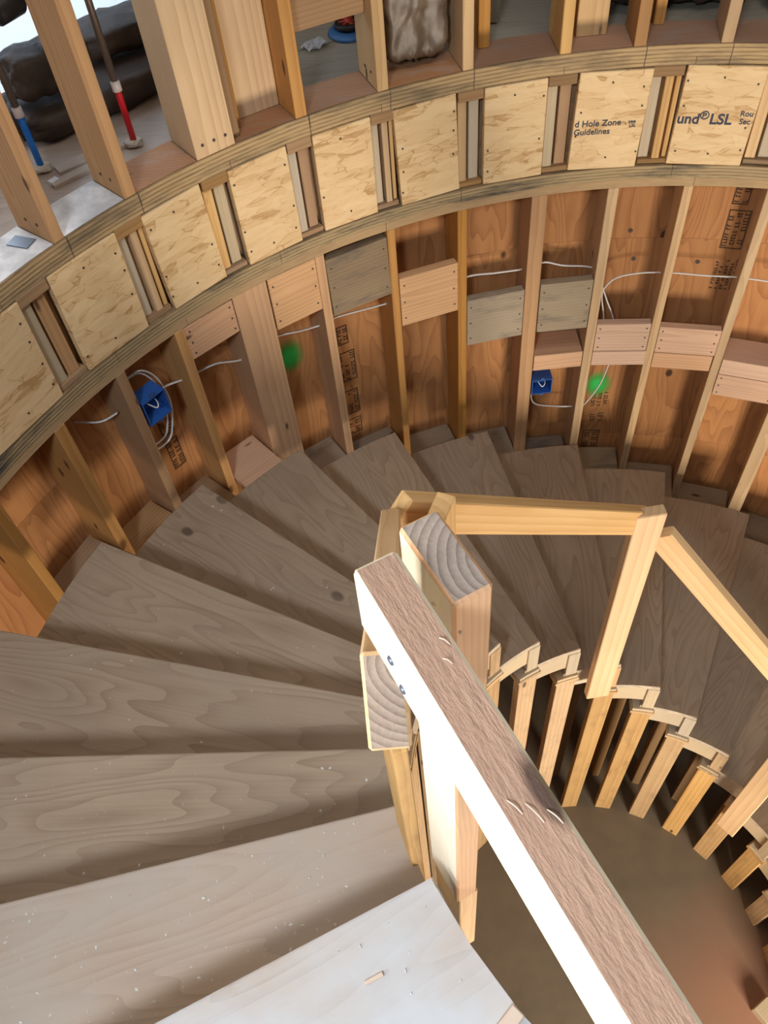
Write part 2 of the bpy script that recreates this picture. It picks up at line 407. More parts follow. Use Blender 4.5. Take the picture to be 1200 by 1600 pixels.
def text(name, body, size, mat, parent, mw, spacing=1.0):
    cu = bpy.data.curves.new(name, 'FONT'); cu.body = body; cu.size = size; cu.extrude = .0006; cu.space_character = spacing; cu.offset = size * (.024 if size >= .05 else .015)
    tmp = bpy.data.objects.new('tmp', cu); COL.objects.link(tmp)
    dg = bpy.context.evaluated_depsgraph_get(); me = bpy.data.meshes.new_from_object(tmp.evaluated_get(dg))
    bpy.data.objects.remove(tmp); bpy.data.curves.remove(cu); me.materials.clear()
    return put(name, me, mat, parent, mw)

# ------------------------------------------------------------------ dimensions (metres)
R = 2.1705          # inner face of studs, plates and rim panels
D = 0.165           # stud depth
RS = R + D          # inner face of the sheathing
ZB = -0.5103        # underside of the lower plate
ZF = -3.50          # lower floor
H = 0.19; TH0 = -160.30; DTH = 12.725; Z0 = -0.0561
RI, RO = 0.838, 2.003
def tz(i): return Z0 - H * i
def tth(i): return TH0 - DTH * i

# ------------------------------------------------------------------ setting: floors
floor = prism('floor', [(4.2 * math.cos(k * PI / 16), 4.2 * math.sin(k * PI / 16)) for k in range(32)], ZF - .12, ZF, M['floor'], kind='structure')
up_floor = root('floor_upper', (0, 0, 0), kind='structure')
arc('subfloor_panel', RS, 3.0, 118.5, 182, -.05, -.02, M['subfloor'], up_floor, 3)
arc('subfloor_panel', 3.003, 4.4, 118.5, 182, -.05, -.021, M['subfloor'], up_floor, 3)
# grey boards seen through the frame of the upper wall
for k, (a, b) in enumerate(((2.338, 2.492), (2.496, 2.62), (2.624, 2.80), (2.804, 3.1))):
    arc('floor_board', a, b, 99, 118.3, -.05, -.02 - .001 * (k % 2), M['board_grey'], up_floor, 3)
arc('subfloor_panel', RS, 3.4, 40, 98.8, -.05, -.02, M['board_grey'], up_floor, 3)

# ------------------------------------------------------------------ setting: lower curved wall
wall = root('wall_back', (0, 2.2, ZF), kind='structure')
low = [(166.5, 1.0, 'stud'), (159.8, 1.0, 'stud'), (152.6, 1.0, 'stud'), (144.3, 1.15, 'stud'), (137.15, 1.0, 'stud'), (130.45, 1.0, 'stud'), (122.6, 3.7, 'stud'),
       (114.9, .95, 'stud'), (107.25, .85, 'stud'), (99.75, 1.0, 'stud'), (91.85, 1.6, 'stud'), (84.55, 1.05, 'stud_pale'), (77.35, .9, 'stud_pale'), (69.55, .95, 'stud_pale'), (61.3, 1.6, 'stud_pale'), (53.5, 1.0, 'stud_pale')]
for th, wd, mk in low:
    n = Vector((math.cos(R_(th)), math.sin(R_(th)), 0)); w = 2 * R * math.sin(R_(wd) / 2)
    A = cyl(R + D / 2, th, ZF + .002); B = cyl(R + D / 2, th, ZB)
    beam('stud', A, B, w, D, M[mk], wall, upv=n)
# sheathing panels behind the studs, joints staggered
edges = [173, 159.8, 144.3, 130.45, 114.9, 99.75, 84.55, 69.55, 48]
for k, (a, b) in enumerate(zip(edges, edges[1:])):
    arc('sheathing_panel', RS, RS + .015, a, b, -.851, ZB + .0, M['sheath'], wall, 1.6, uv=True)
    arc('sheathing_panel', RS, RS + .015, a, b, -2.06, -.8522, M['sheath'], wall, 1.6, uv=True)
    arc('sheathing_panel', RS, RS + .015, a, b, ZF + .002, -2.0612, M['sheath'], wall, 1.6, uv=True)
# blocking boards between the studs, flush with the stud faces: (th left, th right, z top L/R, z bottom L/R, material)
nails = []
def board(tl, tr, zt, zb, mk, zt2=None, zb2=None, thick=.038, name='blocking', nailed=True, proud=0.0):
    zt2 = zt if zt2 is None else zt2; zb2 = zb if zb2 is None else zb2
    A = cyl(R - proud, tl, (zt + zb) / 2); B = cyl(R - proud, tr, (zt2 + zb2) / 2)
    n = ((A + B) * .5); n.z = 0; n.normalize()
    A += n * thick / 2; B += n * thick / 2
    o = beam(name, A, B, thick, abs(zt - zb), M[mk], wall)
    if nailed:
        hh = zt - zb
        for th, dth, za in ((tl, -.45, zb), (tr, .45, zb2)):
            for q in (.16, .5, .84):
                nails.append((cyl(R - proud - .0005, th + dth * (1 + rnd.uniform(-.1, .1)), za + hh * q) , -n))
    return o
board(129.95, 124.55, -.515, -.655, 'block_pink')
board(120.6, 115.4, -.512, -.742, 'block')
board(114.35, 107.7, -.54, -.80, 'block_dark', zt2=-.535, zb2=-.798)
board(106.75, 100.25, -.74, -.977, 'block')
board(99.2, 92.7, -.942, -1.186, 'block_grey')
board(90.95, 85.15, -.928, -1.185, 'block_grey')
board(83.98, 77.85, -1.172, -1.326, 'block_pink')
board(76.85, 70.05, -1.188, -1.332, 'block_pink')
# flat 2x4s laid behind / under them
def flat(tl, tr, zt, zb, mk, depth=.13, proud=0.0):
    A = cyl(R - proud, tl, (zt + zb) / 2); B = cyl(R - proud, tr, (zt + zb) / 2); n = A + B; n.z = 0; n.normalize()
    A += n * depth / 2; B += n * depth / 2
    return beam('flat_blocking', A, B, depth, zt - zb, M[mk], wall)
flat(90.95, 85.15, -1.325, -1.415, 'block_pink', .155)
flat(83.98, 77.75, -1.329, -1.411, 'block_pink', .10, .001)
flat(76.85, 70.15, -1.335, -1.424, 'block_pink', .10, .001)
flat(69.0, 62.2, -1.345, -1.431, 'block_pink', .155)
board(69.0, 62.2, -1.434, -1.563, 'block_pink', nailed=True)
flat(60.4, 54.1, -1.345, -1.431, 'block_pink', .155)
# ledger blocks low in each bay beside the treads
ths = [x[0] for x in low]; wds = [x[1] for x in low]
for k in range(2, len(low) - 1):
    a = ths[k] - wds[k] / 2 - .1; b = ths[k + 1] + wds[k + 1] / 2 + .1; mid = (a + b) / 2
    i = (TH0 + 360 - mid) / DTH
    z = Z0 - H * (i + .55) - (.10 if k == 5 else .235)
    A = cyl(2.15, a, z); B = cyl(2.15, b, z - .0); n = A + B; n.z = 0; n.normalize()
    mk = 'block_pink' if k == 5 else 'cap' if k < 5 else 'block_dark'
    beam('ledger_block', A + n * .05, B + n * .05, .235, .038, M[mk], wall)
dots('nail_head', nails, M['nail'], wall, .0042)
# knots and nail holes live in the veneer; two clear drilled knots on the pale bays
dots('drilled_hole', [(cyl(RS - .001, 80.35, -.955), -cyl(1, 80.35, 0)), (cyl(RS - .001, 73.85, -.965), -cyl(1, 73.85, 0)), (cyl(RS - .001, 81.2, -.815), -cyl(1, 81.2, 0)), (cyl(RS - .001, 72.85, -.565), -cyl(1, 72.85, 0)), (cyl(RS - .001, 126.5, -.72), -cyl(1, 126.5, 0))], M['nail'], wall, .0105)
# unreadable grade stamps on the sheathing: frame, bars and short strokes
def stamp(th, z, w, h, rows, seed):
    q = random.Random(seed); bm = bmesh.new(); n = -cyl(1, th, 0); x = Vector((0, 0, 1)); y = n.cross(x).normalized()
    def bar(u0, v0, u1, v1):
        c = [(u0, v0), (u1, v0), (u1, v1), (u0, v1)]
        lo = [bm.verts.new(x * u + y * v) for u, v in c]; hi = [bm.verts.new(x * u + y * v + n * .0008) for u, v in c]
        bm.faces.new(hi); bm.faces.new(lo[::-1])
        for k in range(4): bm.faces.new((lo[k], lo[(k + 1) % 4], hi[(k + 1) % 4], hi[k]))
    t = .004
    if rows[0]:
        for u0, v0, u1, v1 in ((-h / 2, -w / 2, h / 2, -w / 2 + t), (-h / 2, w / 2 - t, h / 2, w / 2), (-h / 2, -w / 2, -h / 2 + t, w / 2), (h / 2 - t, -w / 2, h / 2, w / 2)): bar(u0, v0, u1, v1)
    nr = rows[1]
    for r in range(nr):
        v = -w / 2 + w * (r + .5) / nr; ch = w / nr * .3; u = -h / 2 + .01
        while u < h / 2 - .016:
            s = q.uniform(.005, .012)
            k = q.random()
            if k < .75:
                bar(u, v - ch, u + .0036, v + ch)
                if k < .5: bar(u, v + ch - .0034, u + s, v + ch)
                if k > .25: bar(u, v - ch, u + s, v - ch + .0034)
            u += s + .005
    me = finish(bm, 'grade_stamp')
    return put('grade_stamp', me, M['stamp'], wall, Matrix.Translation(cyl(RS - .0015, th, z)))
stamp(112.15, -1.06, .05, .10, (1, 2), 1); stamp(112.1, -1.24, .085, .17, (1, 3), 2); stamp(112.3, -1.46, .085, .15, (1, 3), 3); stamp(112.3, -1.62, .08, .10, (1, 2), 4)
stamp(71.4, -.62, .06, .13, (1, 2), 5); stamp(71.1, -.80, .085, .18, (1, 3), 6); stamp(70.9, -1.02, .10, .17, (0, 5), 7)
stamp(81.2, -1.80, .09, .12, (0, 3), 8); stamp(81.2, -1.93, .08, .08, (0, 2), 9); stamp(81.5, -2.10, .085, .13, (1, 2), 10)
stamp(133.2, -1.16, .06, .16, (1, 2), 11); stamp(133.1, -1.0, .06, .10, (1, 2), 12)
def spraymark(th, z, w, h):
    n = -cyl(1, th, 0); y = Vector((0, 0, 1)).cross(n).normalized()
    mw = Matrix.Translation(cyl(RS - .0022, th, z)) @ Matrix((y, n, Vector((0, 0, 1)))).transposed().to_4x4()
    bm = bmesh.new(); c = [(-w, -h), (w, -h), (w, h), (-w, h)]
    bm.faces.new([bm.verts.new((u, 0, v)) for u, v in c])
    return put('spray_mark', finish(bm, 'spray_mark'), M['spray'], wall, mw)
spraymark(118.35, -1.045, .095, .11); spraymark(81.75, -1.70, .10, .11)

# ------------------------------------------------------------------ setting: rim band of the upper floor
rim = root('trim_1', (0, 2.2, ZB), kind='structure')
cuts = [174, 150.2, 136.75, 129.95, 113.9, 98.7, 83.6, 68.5, 50]
for a, b in zip(cuts, cuts[1:]):
    arc('top_plate', R, RS, a - .02, b + .02, -.040, -.0005, M['ply_top'], rim)
cuts2 = [174, 143.6, 121.5, 107.2, 90.6, 79.2, 62, 50]
for a, b in zip(cuts2, cuts2[1:]):
    arc('top_plate', R + .004, RS, a - .02, b + .02, -.068, -.0415, M['ply_top'], rim)
cuts3 = [174, 136.8, 118.8, 99.9, 79.3, 50]
for a, b in zip(cuts3, cuts3[1:]):
    arc('bottom_plate', R - .002, RS, a - .02, b + .02, -.474, -.425, M['ply_low'], rim)
cuts4 = [174, 129.4, 107.7, 76.95, 50]
for a, b in zip(cuts4, cuts4[1:]):
    arc('bottom_plate', R + .001, RS, a - .02, b + .02, ZB + .0005, -.4755, M['plate_low'], rim)
panels = [(169.8, 163), (160.3, 153.0), (149.9, 142.5), (139.5, 132.9), (130.15, 124.5), (121.9, 116.3), (113.85, 108.35), (106.05, 100.2), (97.7, 91.95), (89.25, 82.78), (79.9, 73.05), (70.3, 63.8), (61.0, 54.5)]
pn = []; PM = {}
for k, (a, b) in enumerate(panels):
    A = cyl(R, a, -.247); B = cyl(R, b, -.247); n = A + B; n.z = 0; n.normalize()
    A += n * .015; B += n * .015
    tilt = rnd.uniform(-.004, .004)
    A.z += tilt; B.z -= tilt
    o = beam('rim_panel', A, B, .030, .352, M['strand'], rim); PM[k] = (o, A, B, n)
    L = (B - A).length; x = (B - A).normalized()
    for u, v in ((.06, .12), (.06, .36), (.07, .62), (.06, .88), (.94, .15), (.93, .4), (.94, .66), (.93, .86), (.5, .1), (.48, .92)):
        if rnd.random() < .72: pn.append((A + x * L * (u + rnd.uniform(-.02, .02)) + Vector((0, 0, (v - .5) * .33)) - n * .0155, -n))
dots('nail_head', pn, M['nail'], rim, .0038)
# lettering printed on two of the rim panels
def letter(k, body, size, u, v, spacing=1.0):
    o, A, B, n = PM[k]; x = (B - A).normalized(); zz = Vector((0, 0, 1))
    L = (B - A).length; mw = o.matrix_basis @ Matrix.Translation((u - L / 2, -.0156, v)) @ Matrix.Rotation(PI / 2, 4, 'X')
    text('printed_lettering', body, size, M['ink'], o, mw, spacing)
letter(9, 'd Hole Zone', .031, .004, -.012); letter(9, 'Guidelines', .030, .004, -.042)
letter(9, ', see', .020, .180, -.008); letter(9, 'LSL', .016, .196, -.022)
letter(10, 'und', .050, .003, -.022); letter(10, '®', .040, .078, -.006); letter(10, 'LSL', .052, .112, -.022)
letter(10, 'Rou', .027, .208, .008); letter(10, 'Sec', .027, .212, -.020)
# gaps between the panels: dark backing, top and bottom fillers, two or three upright cripples
gaps = [(panels[k][1], panels[k + 1][0]) for k in range(len(panels) - 1)]
for k, (a, b) in enumerate(gaps):
    a -= .08; b += .08; mid = (a + b) / 2; wd = a - b
    arc('backing_board', R + .055, R + .07, a + 1.2, b - 1.2, -.424, -.069, M['cap'], rim, 2)
    beam('filler_block', cyl(R + .030, a, -.086), cyl(R + .030, b, -.086), .055, .036, M['cap'], rim)
    beam('filler_block', cyl(R + .045, a, -.415), cyl(R + .045, b, -.415), .07, .020, M['cap'], rim)
    sets = [(.20, .36, .018), (.68, .40, .024)] if k % 3 else [(.18, .34, .022), (.60, .26, .012), (.90, .16, .02)]
    for c, w, ins in sets:
        th = a - wd * c; n = cyl(1, th, 0); ww = R * R_(wd) * w
        beam('cripple', cyl(R + ins + .03, th, -.405), cyl(R + ins + .03, th, -.103), ww, .06, M[('stud_pale', 'skirt', 'stud')[int(c * 10 + k) % 3]], rim, upv=n)
# pencil layout marks across the plates
pm = bmesh.new()
for th in (136.7, 129.9, 113.85, 106.35, 98.7, 83.6, 76.4):
    for r_, za, zb in ((R - .0008, -.041, -.002), (R + .0032, -.068, -.0425)):
        c = [cyl(r_, th + s, z) for s, z in ((.035, za), (-.035, za), (-.035, zb), (.035, zb))]
        pm.faces.new([pm.verts.new(q) for q in c])
put('pencil_mark', finish(pm, 'pencil_mark'), M['pencil'], rim, None, 'stuff')

# ------------------------------------------------------------------ setting: upper stud wall
uw = root('wall_upper', (0, 2.2, 0), kind='structure')
upst = [(159.5, 1.0, 'stud'), (152.0, 1.0, 'stud'), (144.6, 1.0, 'stud'), (137.3, .95, 'stud'), (130.55, 1.05, 'stud'), (122.45, 3.55, 'stud_pale'), (114.5, 1.05, 'stud'), (106.95, 1.0, 'stud_pale'), (99.25, .98, 'stud_pale'), (90.65, 1.0, 'stud_pale'), (84.25, 1.05, 'stud'), (77.0, 1.0, 'stud_pale'), (69.4, 1.0, 'stud_pale'), (61.5, 1.0, 'stud')]
for th, wd, mk in upst:
    n = cyl(1, th, 0); w = 2 * R * math.sin(R_(wd) / 2)
    beam('stud', cyl(R + D / 2, th, .0005), cyl(R + D / 2, th, 2.40), w, D, M[mk], uw, upv=n)
arc('wall_plate', R, RS, 174, 50, 2.402, 2.44, M['stud'], uw)
# dusty top face of the plate between the studs (thin spread of sole plate boards)
us = [x[0] for x in upst]
for k in range(len(upst) - 1):
    a = us[k] - upst[k][1] / 2 - .05; b = us[k + 1] + upst[k + 1][1] / 2 + .05
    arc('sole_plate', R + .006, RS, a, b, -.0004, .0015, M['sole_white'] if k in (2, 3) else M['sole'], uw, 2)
# set-back posts and studs behind the front row
def back(name, tl, tr, rf, depth, mk, z1=2.4):
    th = (tl + tr) / 2; n = cyl(1, th, 0); w = 2 * rf * math.sin(R_(tl - tr) / 2)
    return beam(name, cyl(rf + depth / 2, th, .002), cyl(rf + depth / 2, th, z1), w, depth, M[mk], uw, upv=n)
back('post', 119.0, 115.05, 2.285, .10, 'stud_pale'); back('stud', 120.5, 119.75, 2.20, .13, 'cap'); back('stud', 119.6, 119.1, 2.24, .09, 'stud')
back('stud', 97.4, 96.4, 2.29, .09, 'stud'); back('post', 89.2, 86.6, 2.27, .09, 'stud_pale'); back('stud', 82.6, 81.7, 2.31, .09, 'stud')
back('stud', 134.9, 134.2, 2.62, .09, 'cap')
beam('header_block', cyl(R + .075, 113.95, .268), cyl(R + .075, 107.5, .268), .038, .092, M['stud'], uw)
beam('leaning_board', cyl(2.50, 95.2, -.01), cyl(2.42, 93.6, .75), .07, .02, M['board_grey'], uw, upv=cyl(1, 95, 0))
nl = []
for th, wd, mk in upst:
    if 128 < th < 139 or 105 < th < 108 or 120 < th < 124:
        n = cyl(1, th, 0); y = Vector((-n.y, n.x, 0))
        if wd < 2:
            for q in (.05, .10): nl.append((cyl(R + q, th, .045) + y * (R * R_(wd) / 2 + .0005), y))
        else:
            for q in (-.04, .0, .04): nl.append((cyl(R - .001, th, .04) + y * q, -n))
dots('nail_head', nl, M['nail'], uw, .005)
# white wrap of the outer wall, daylight behind it
wl = root('wall_outer', (-1.7, 2.7, 0), kind='structure')
arc('house_wrap', 3.1, 3.105, 134.5, 115, -.018, 1.5, M['wrap'], wl, 1)
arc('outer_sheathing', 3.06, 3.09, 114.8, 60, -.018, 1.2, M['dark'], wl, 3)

# ------------------------------------------------------------------ the winding stair
st = root('spiral_staircase', (0, 0, ZF), 'winding plywood staircase curving down around an open well', 'staircase')
NT_ = 18
def tread_pts(a0, a1, n=6):
    """local frame: front edge along +x from RI to RO, body on the +angle side"""
    pts = [(RI, 0), (RO, 0)]
    pts += [(RO * math.cos(R_(a1 * k / n)), RO * math.sin(R_(a1 * k / n))) for k in range(1, n + 1)]
    pts += [(RI * math.cos(R_(a1 * k / n)), RI * math.sin(R_(a1 * k / n))) for k in range(n, 0, -1)]
    return pts
def tread_mesh(a1):
    bm = bmesh.new(); pts = tread_pts(0, a1); lo = [bm.verts.new((x, y, -.026)) for x, y in pts]; hi = [bm.verts.new((x, y, 0)) for x, y in pts]
    bm.faces.new(lo[::-1]); bm.faces.new(hi); n = len(pts)
    for i in range(n): bm.faces.new((lo[i], lo[(i + 1) % n], hi[(i + 1) % n], hi[i]))
    bmesh.ops.bevel(bm, geom=[e for e in bm.edges if e.verts[0].co.z == 0 and e.verts[1].co.z == 0], offset=.003, segments=2, affect='EDGES')
    bm.normal_update()
    for f in bm.faces: f.material_index = 0 if abs(f.normal.z) > .97 else 1
    return finish(bm, 'tread')
tm = {}
for i in range(NT_):
    th = tth(i)
    mk = 'tread_top' if i == 0 else 'tread_mid' if i == 1 else 'tread'
    me = tread_mesh(46 if i == 0 else DTH + 3.5)
    mw = Matrix.Translation((0, 0, tz(i))) @ Matrix.Rotation(R_(th), 4, 'Z')
    put('tread', me, [M[mk], M['tread_edge']], st, mw)
    # riser under the nosing, set back 25 mm
    zt = tz(i) - .027; zb = tz(i + 1) + .001 if i < NT_ - 1 else ZF + .001
    x = cyl(1, th, 0); y = Vector((-x.y, x.x, 0)); zc = (zt + zb) / 2
    beam('riser', x * (RI + .02) + y * .034 + Vector((0, 0, zc)), x * (RO - .005) + y * .034 + Vector((0, 0, zc)), .018, zt - zb, M['tread'], st)
    # inner ring: skirt under the tread's inner edge, cripple up to the nosing, cap plates, post to the floor
    a, b = th + 2.6, th + DTH - .6
    A = cyl(RI + .026, a, zt - .045); B = cyl(RI + .026, b, zt - .045)
    arc('skirt_block', RI + .006, RI + .040, th + 2.6, th + DTH + .9, zt - .118, zt - .0005, M['skirt'], st, 2.2)
    n = cyl(1, th + 1.3, 0)
    ztop = tz(i) - .245
    if i == 0: continue
    beam('cripple_post', cyl(RI - .003 + .019, th + 1.35, ztop + .042), cyl(RI - .003 + .019, th + 1.35, zt - .0005), .048, .038, M['skirt'] if i % 3 else M['post_old'], st, upv=n)
    tc = th + 2.5; n = cyl(1, tc, 0)
    if ztop > ZF + .05:
        for q in (0, 1):
            arc('cap_plate', RI - .014 + .003 * q, RI + .040, tc + 3.5 - .5 * q, tc - 3.5 + .4 * q, ztop + .0205 * q, ztop + .0200 * (q + 1), M['post_old' if q == 0 else 'skirt'], st, 2.4)
        beam('ring_post', cyl(RI - .010 + .019, tc, ZF + .0005), cyl(RI - .010 + .019, tc, ztop - .0005), .082, .038, M['post_old'], st, upv=n)
# carriage posts standing in the dark under the flight, one cross brace
for i in range(6, 15, 1):
    th = tth(i) + 5; n = cyl(1, th, 0)
    beam('carriage_post', cyl(1.05, th, ZF + .001), cyl(1.05, th, tz(i) - .03 - .21), .04, .089, M['cap'], st, upv=n)
for i in (6, 7):
    th = tth(i); beam('cross_brace', cyl(RI + .10, th + DTH - .5, tz(i) - .30), cyl(RI + .10, th + .5, tz(i) - .30), .038, .06, M['rail'], st)

# ------------------------------------------------------------------ guard rail round the well
gr = root('guard_railing', (-.75, -.24, 0), 'rough timber guard rail with cut off posts round the open stair well', 'railing')
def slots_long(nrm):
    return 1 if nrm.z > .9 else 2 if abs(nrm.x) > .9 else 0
# front rail, sides paled in colour for the light on them, darker brown top
d = Vector((-.5801 + .8076, -.8136 + .2589, -.0237)).normalized()
A = Vector((-.8076, -.2589, .7782 - .0480)); B = A + Vector((.2275, -.5547, .0)) * 1.30 + Vector((0, 0, .030))
A = Vector((-.8076, -.2589, .7782)); B = A + Vector((.2275, -.5547, -.0237)) * 1.45
fr = beam('top_rail', A, B, .038, .089, [M['rail_lit'], M['rail_brown'], M['rail_brown']], gr, slots=slots_long, bev=.003)
def slots_post(nrm):
    return 1 if abs(nrm.x) > .9 else 2 if nrm.y > .9 else 0
# newel: section 38 x 89, top at .79, hanging down the well side of the ring
nc = [Vector((-.785, -.209, 0)), Vector((-.75, -.196, 0)), Vector((-.716, -.277, 0)), Vector((-.75, -.291, 0))]
c = sum(nc, Vector()) / 4; lng = ((nc[3] - nc[0]) + (nc[2] - nc[1])).normalized()
nw = beam('newel_post', c + Vector((0, 0, -.215)), c + Vector((0, 0, .79)), .038, .089, [M['newel_side'], M['end'], M['rail_lit']], gr, upv=lng, bev=.003)
for p in nw.data.polygons:
    wn = (nw.matrix_basis.to_3x3() @ p.normal)
    p.material_index = 1 if wn.z > .9 else 2 if wn.dot(Vector((-.93, -.37, 0))) > .9 else 0  # left face takes the paler colour that has the light in it
ns = beam('newel_scab', c + Vector((.004, .002, -.67)), c + Vector((.004, .002, -.2155)), .037, .087, [M['rail'], M['rail_lit']], gr, upv=lng, bev=.002)
for p in ns.data.polygons:
    wn = (ns.matrix_basis.to_3x3() @ p.normal); p.material_index = 1 if wn.dot(Vector((-.93, -.37, 0))) > .9 else 0  # left face paled for light here too
# short doubled post seen left of the newel, fixed to the stair ring
n = cyl(1, -167.5, 0)
beam('rail_post', cyl(.8385, -168.2, -.95), cyl(.8385, -168.2, .30), .085, .022, M['post_old'], gr, upv=n)
# steep rail behind the newel, end grain towards the viewer
r1 = beam('sloping_rail', (-.8128, -.3150, .6837 - .0), (-.7826, .3661, -.0168), .038, .089, [M['rail'], M['rail'], M['end']], gr, slots=slots_long, bev=.003)
# next post and the second sloping rail
tA = 152.5; n = cyl(1, tA, 0)
beam('rail_post', cyl(.775, tA, -1.15), cyl(.775, tA, .045), .085, .038, M['rail'], gr, upv=n)
r2 = beam('sloping_rail', (-.771, .404, -.007), (-.040, .800, -.722), .038, .089, M['rail'], gr, bev=.003)
tP = 92.2; n = cyl(1, tP, 0)
beam('rail_post', cyl(.779, tP, -1.885), cyl(.779, tP, -.650), .092, .038, M['rail'], gr, upv=n, bev=.003)
r3 = beam('sloping_rail', (.030, .800, -.800), (.640, .480, -1.60), .038, .089, M['rail'], gr, bev=.003)
tQ = 35.4; n = cyl(1, tQ, 0)
beam('rail_post', cyl(.779, tQ, -2.86), cyl(.779, tQ, -1.50), .09, .038, M['rail'], gr, upv=n, bev=.003)
r4 = beam('sloping_rail', (.660, .450, -1.62), (.74, -.33, -2.36), .038, .089, M['rail'], gr, bev=.003)
# nail heads on the pale side of the front rail
fm = fr.matrix_basis.to_3x3(); side = fm @ Vector((0, 1, 0)); side = side if side.dot(Vector((-.93, -.37, 0))) > 0 else -side
ax = (B - A).normalized()
for u, v in ((.058, -.008), (.075, -.028)):
    p = A + ax * u + side * .0195 + Vector((0, 0, v))
    o = lathe('nail_head', [(.0001, .0014), (.0035, .0014), (.0045, 0), (.0045, -.001)], M['nail_blue'], fr, Matrix.Translation(p) @ side.to_track_quat('Z', 'Y').to_matrix().to_4x4(), 10)
# torn splinter at the newel's edge and gouges on the rail top
sp = [(-.764, -.262, .748), (-.756, -.270, .754), (-.748, -.282, .752), (-.744, -.291, .742)]
tube('splinter', sp, .0014, M['chip'], nw)
for u, v, l in ((.205, .010, .012), (.212, .001, .016), (.222, -.009, .012), (.085, -.010, .008), (.10, -.004, .007)):
    p = A + ax * u + side * v + Vector((0, 0, .0458)); q = p + ax * l - side * .004
    tube('splinter', [p, (p + q) / 2 + Vector((0, 0, .002)), q], .0005, M['chip'], fr)

# ------------------------------------------------------------------ wiring
rc = R + .075
def cable(name, pts, label, rad=.0048, group='white electrical cables'):
    P = [cyl(p[2] if len(p) > 2 else rc, p[0], p[1]) for p in pts]
    o = tube(name, P, rad, M['white'], None, .7); return tag(o, label, 'cable', group)
cable('electrical_cable', [(134.2, -.725, R + .05), (132.5, -.752), (130.6, -.776), (129.2, -.784), (127, -.80), (124.4, -.849), (122.5, -.84), (120.1, -.833), (117.5, -.862), (115.0, -.879), (113.4, -.873), (110.5, -.888), (107.6, -.899), (103, -.895), (98.5, -.878), (95.5, -.889), (92.3, -.892), (90.3, -.873), (88.2, -.90), (84.7, -.93), (83.6, -1.03), (82.9, -1.10), (81.8, -1.21), (81.2, -1.35), (81.4, -1.487), (82.1, -1.625), (83.7, -1.756), (85.15, -1.756), (87.5, -1.745), (89.7, -1.716), (90.35, -1.66), (90.1, -1.61), (89.4, -1.57)],
      'long white cable threaded through the studs from one blue box to the other')
cable('electrical_cable', [(65.5, -.965), (68.6, -.962), (70.2, -.961), (73, -.965), (76.05, -.959), (77.6, -.958), (79.9, -.961), (82.2, -.982), (83.3, -1.03), (83.5, -1.08), (82.9, -1.20), (82.6, -1.34)],
      'white cable running right at knot height above the pink blocking')
cable('electrical_cable', [(136.9, -.60), (135.8, -.612), (134.4, -.62), (133.4, -.67), (132.9, -.742), (132.75, -.82), (133.1, -.887), (133.9, -.965), (134.9, -.985), (136.3, -.977)],
      'white cable bent in a big loop around the left blue box')
cable('electrical_cable', [(136.9, -.612, rc + .012), (135.7, -.626, rc + .012), (134.5, -.636, rc + .012), (133.7, -.68, rc + .012), (133.25, -.745, rc + .012), (133.1, -.82, rc + .012), (133.4, -.88, rc + .012), (134.1, -.95, rc + .012), (135.0, -.968, rc + .012), (136.4, -.96, rc + .012)], 'second strand lying inside the big cable loop at the left blue box')
cable('electrical_cable', [(141.0, -.690, RS - .004), (139.4, -.722, R + .11), (138.0, -.708)], 'short white cable stub left of the looped cable')

def ebox(th0, th1, z0, z1, rf, label):
    mid = (th0 + th1) / 2; n = -cyl(1, mid, 0); x = Vector((0, 0, 1)).cross(n).normalized(); zz = Vector((0, 0, 1))
    w = 2 * rf * math.sin(R_(abs(th0 - th1)) / 2); h = z1 - z0; dp = .072
    o = root('junction_box', cyl(rf, mid, z0), label, 'junction box', 'blue electrical boxes')
    mw = Matrix.Translation(cyl(rf, mid, (z0 + z1) / 2)) @ Matrix((x, n, zz)).transposed().to_4x4()
    t_ = .004
    bm = bmesh.new()
    def bx(cx, cy, cz, sx, sy, sz):
        r_ = bmesh.ops.create_cube(bm, size=1)
        for v in r_['verts']: v.co = Vector((v.co.x * sx + cx, v.co.y * sy + cy, v.co.z * sz + cz))
    bx(-w / 2 + t_ / 2, -dp / 2, 0, t_, dp, h); bx(w / 2 - t_ / 2, -dp / 2, 0, t_, dp, h)
    bx(0, -dp / 2, h / 2 - t_ / 2, w - 2 * t_, dp, t_); bx(0, -dp / 2, -h / 2 + t_ / 2, w - 2 * t_, dp, t_); bx(0, -dp + t_ / 2, 0, w - 2 * t_, t_, h - 2 * t_)
    put('shell', finish(bm, 'shell'), M['blue'], o, mw)
    bm = bmesh.new()
    bm.free()
    for sg in (1, -1): put('screw_ear', boxmesh(.018, .012, .010, .001, 'ear'), M['blue_dark'], o, mw @ Matrix.Translation((0, -.006, sg * (h / 2 + .005))))
    P = [mw @ Vector(q) for q in ((-.02, -dp + .006, .02), (-.012, -.02, .012), (.004, -.008, -.006), (.018, -.02, .004), (.024, -dp + .008, .012))]
    tube('wire', P, .0024, M['white'], o)
    return o
ebox(136.4, 133.75, -.795, -.685, R + .004, 'blue electrical box inside the white cable loop on the left')
ebox(90.85, 88.35, -1.575, -1.485, R + .004, 'blue electrical box on a stud below the grey blocking')

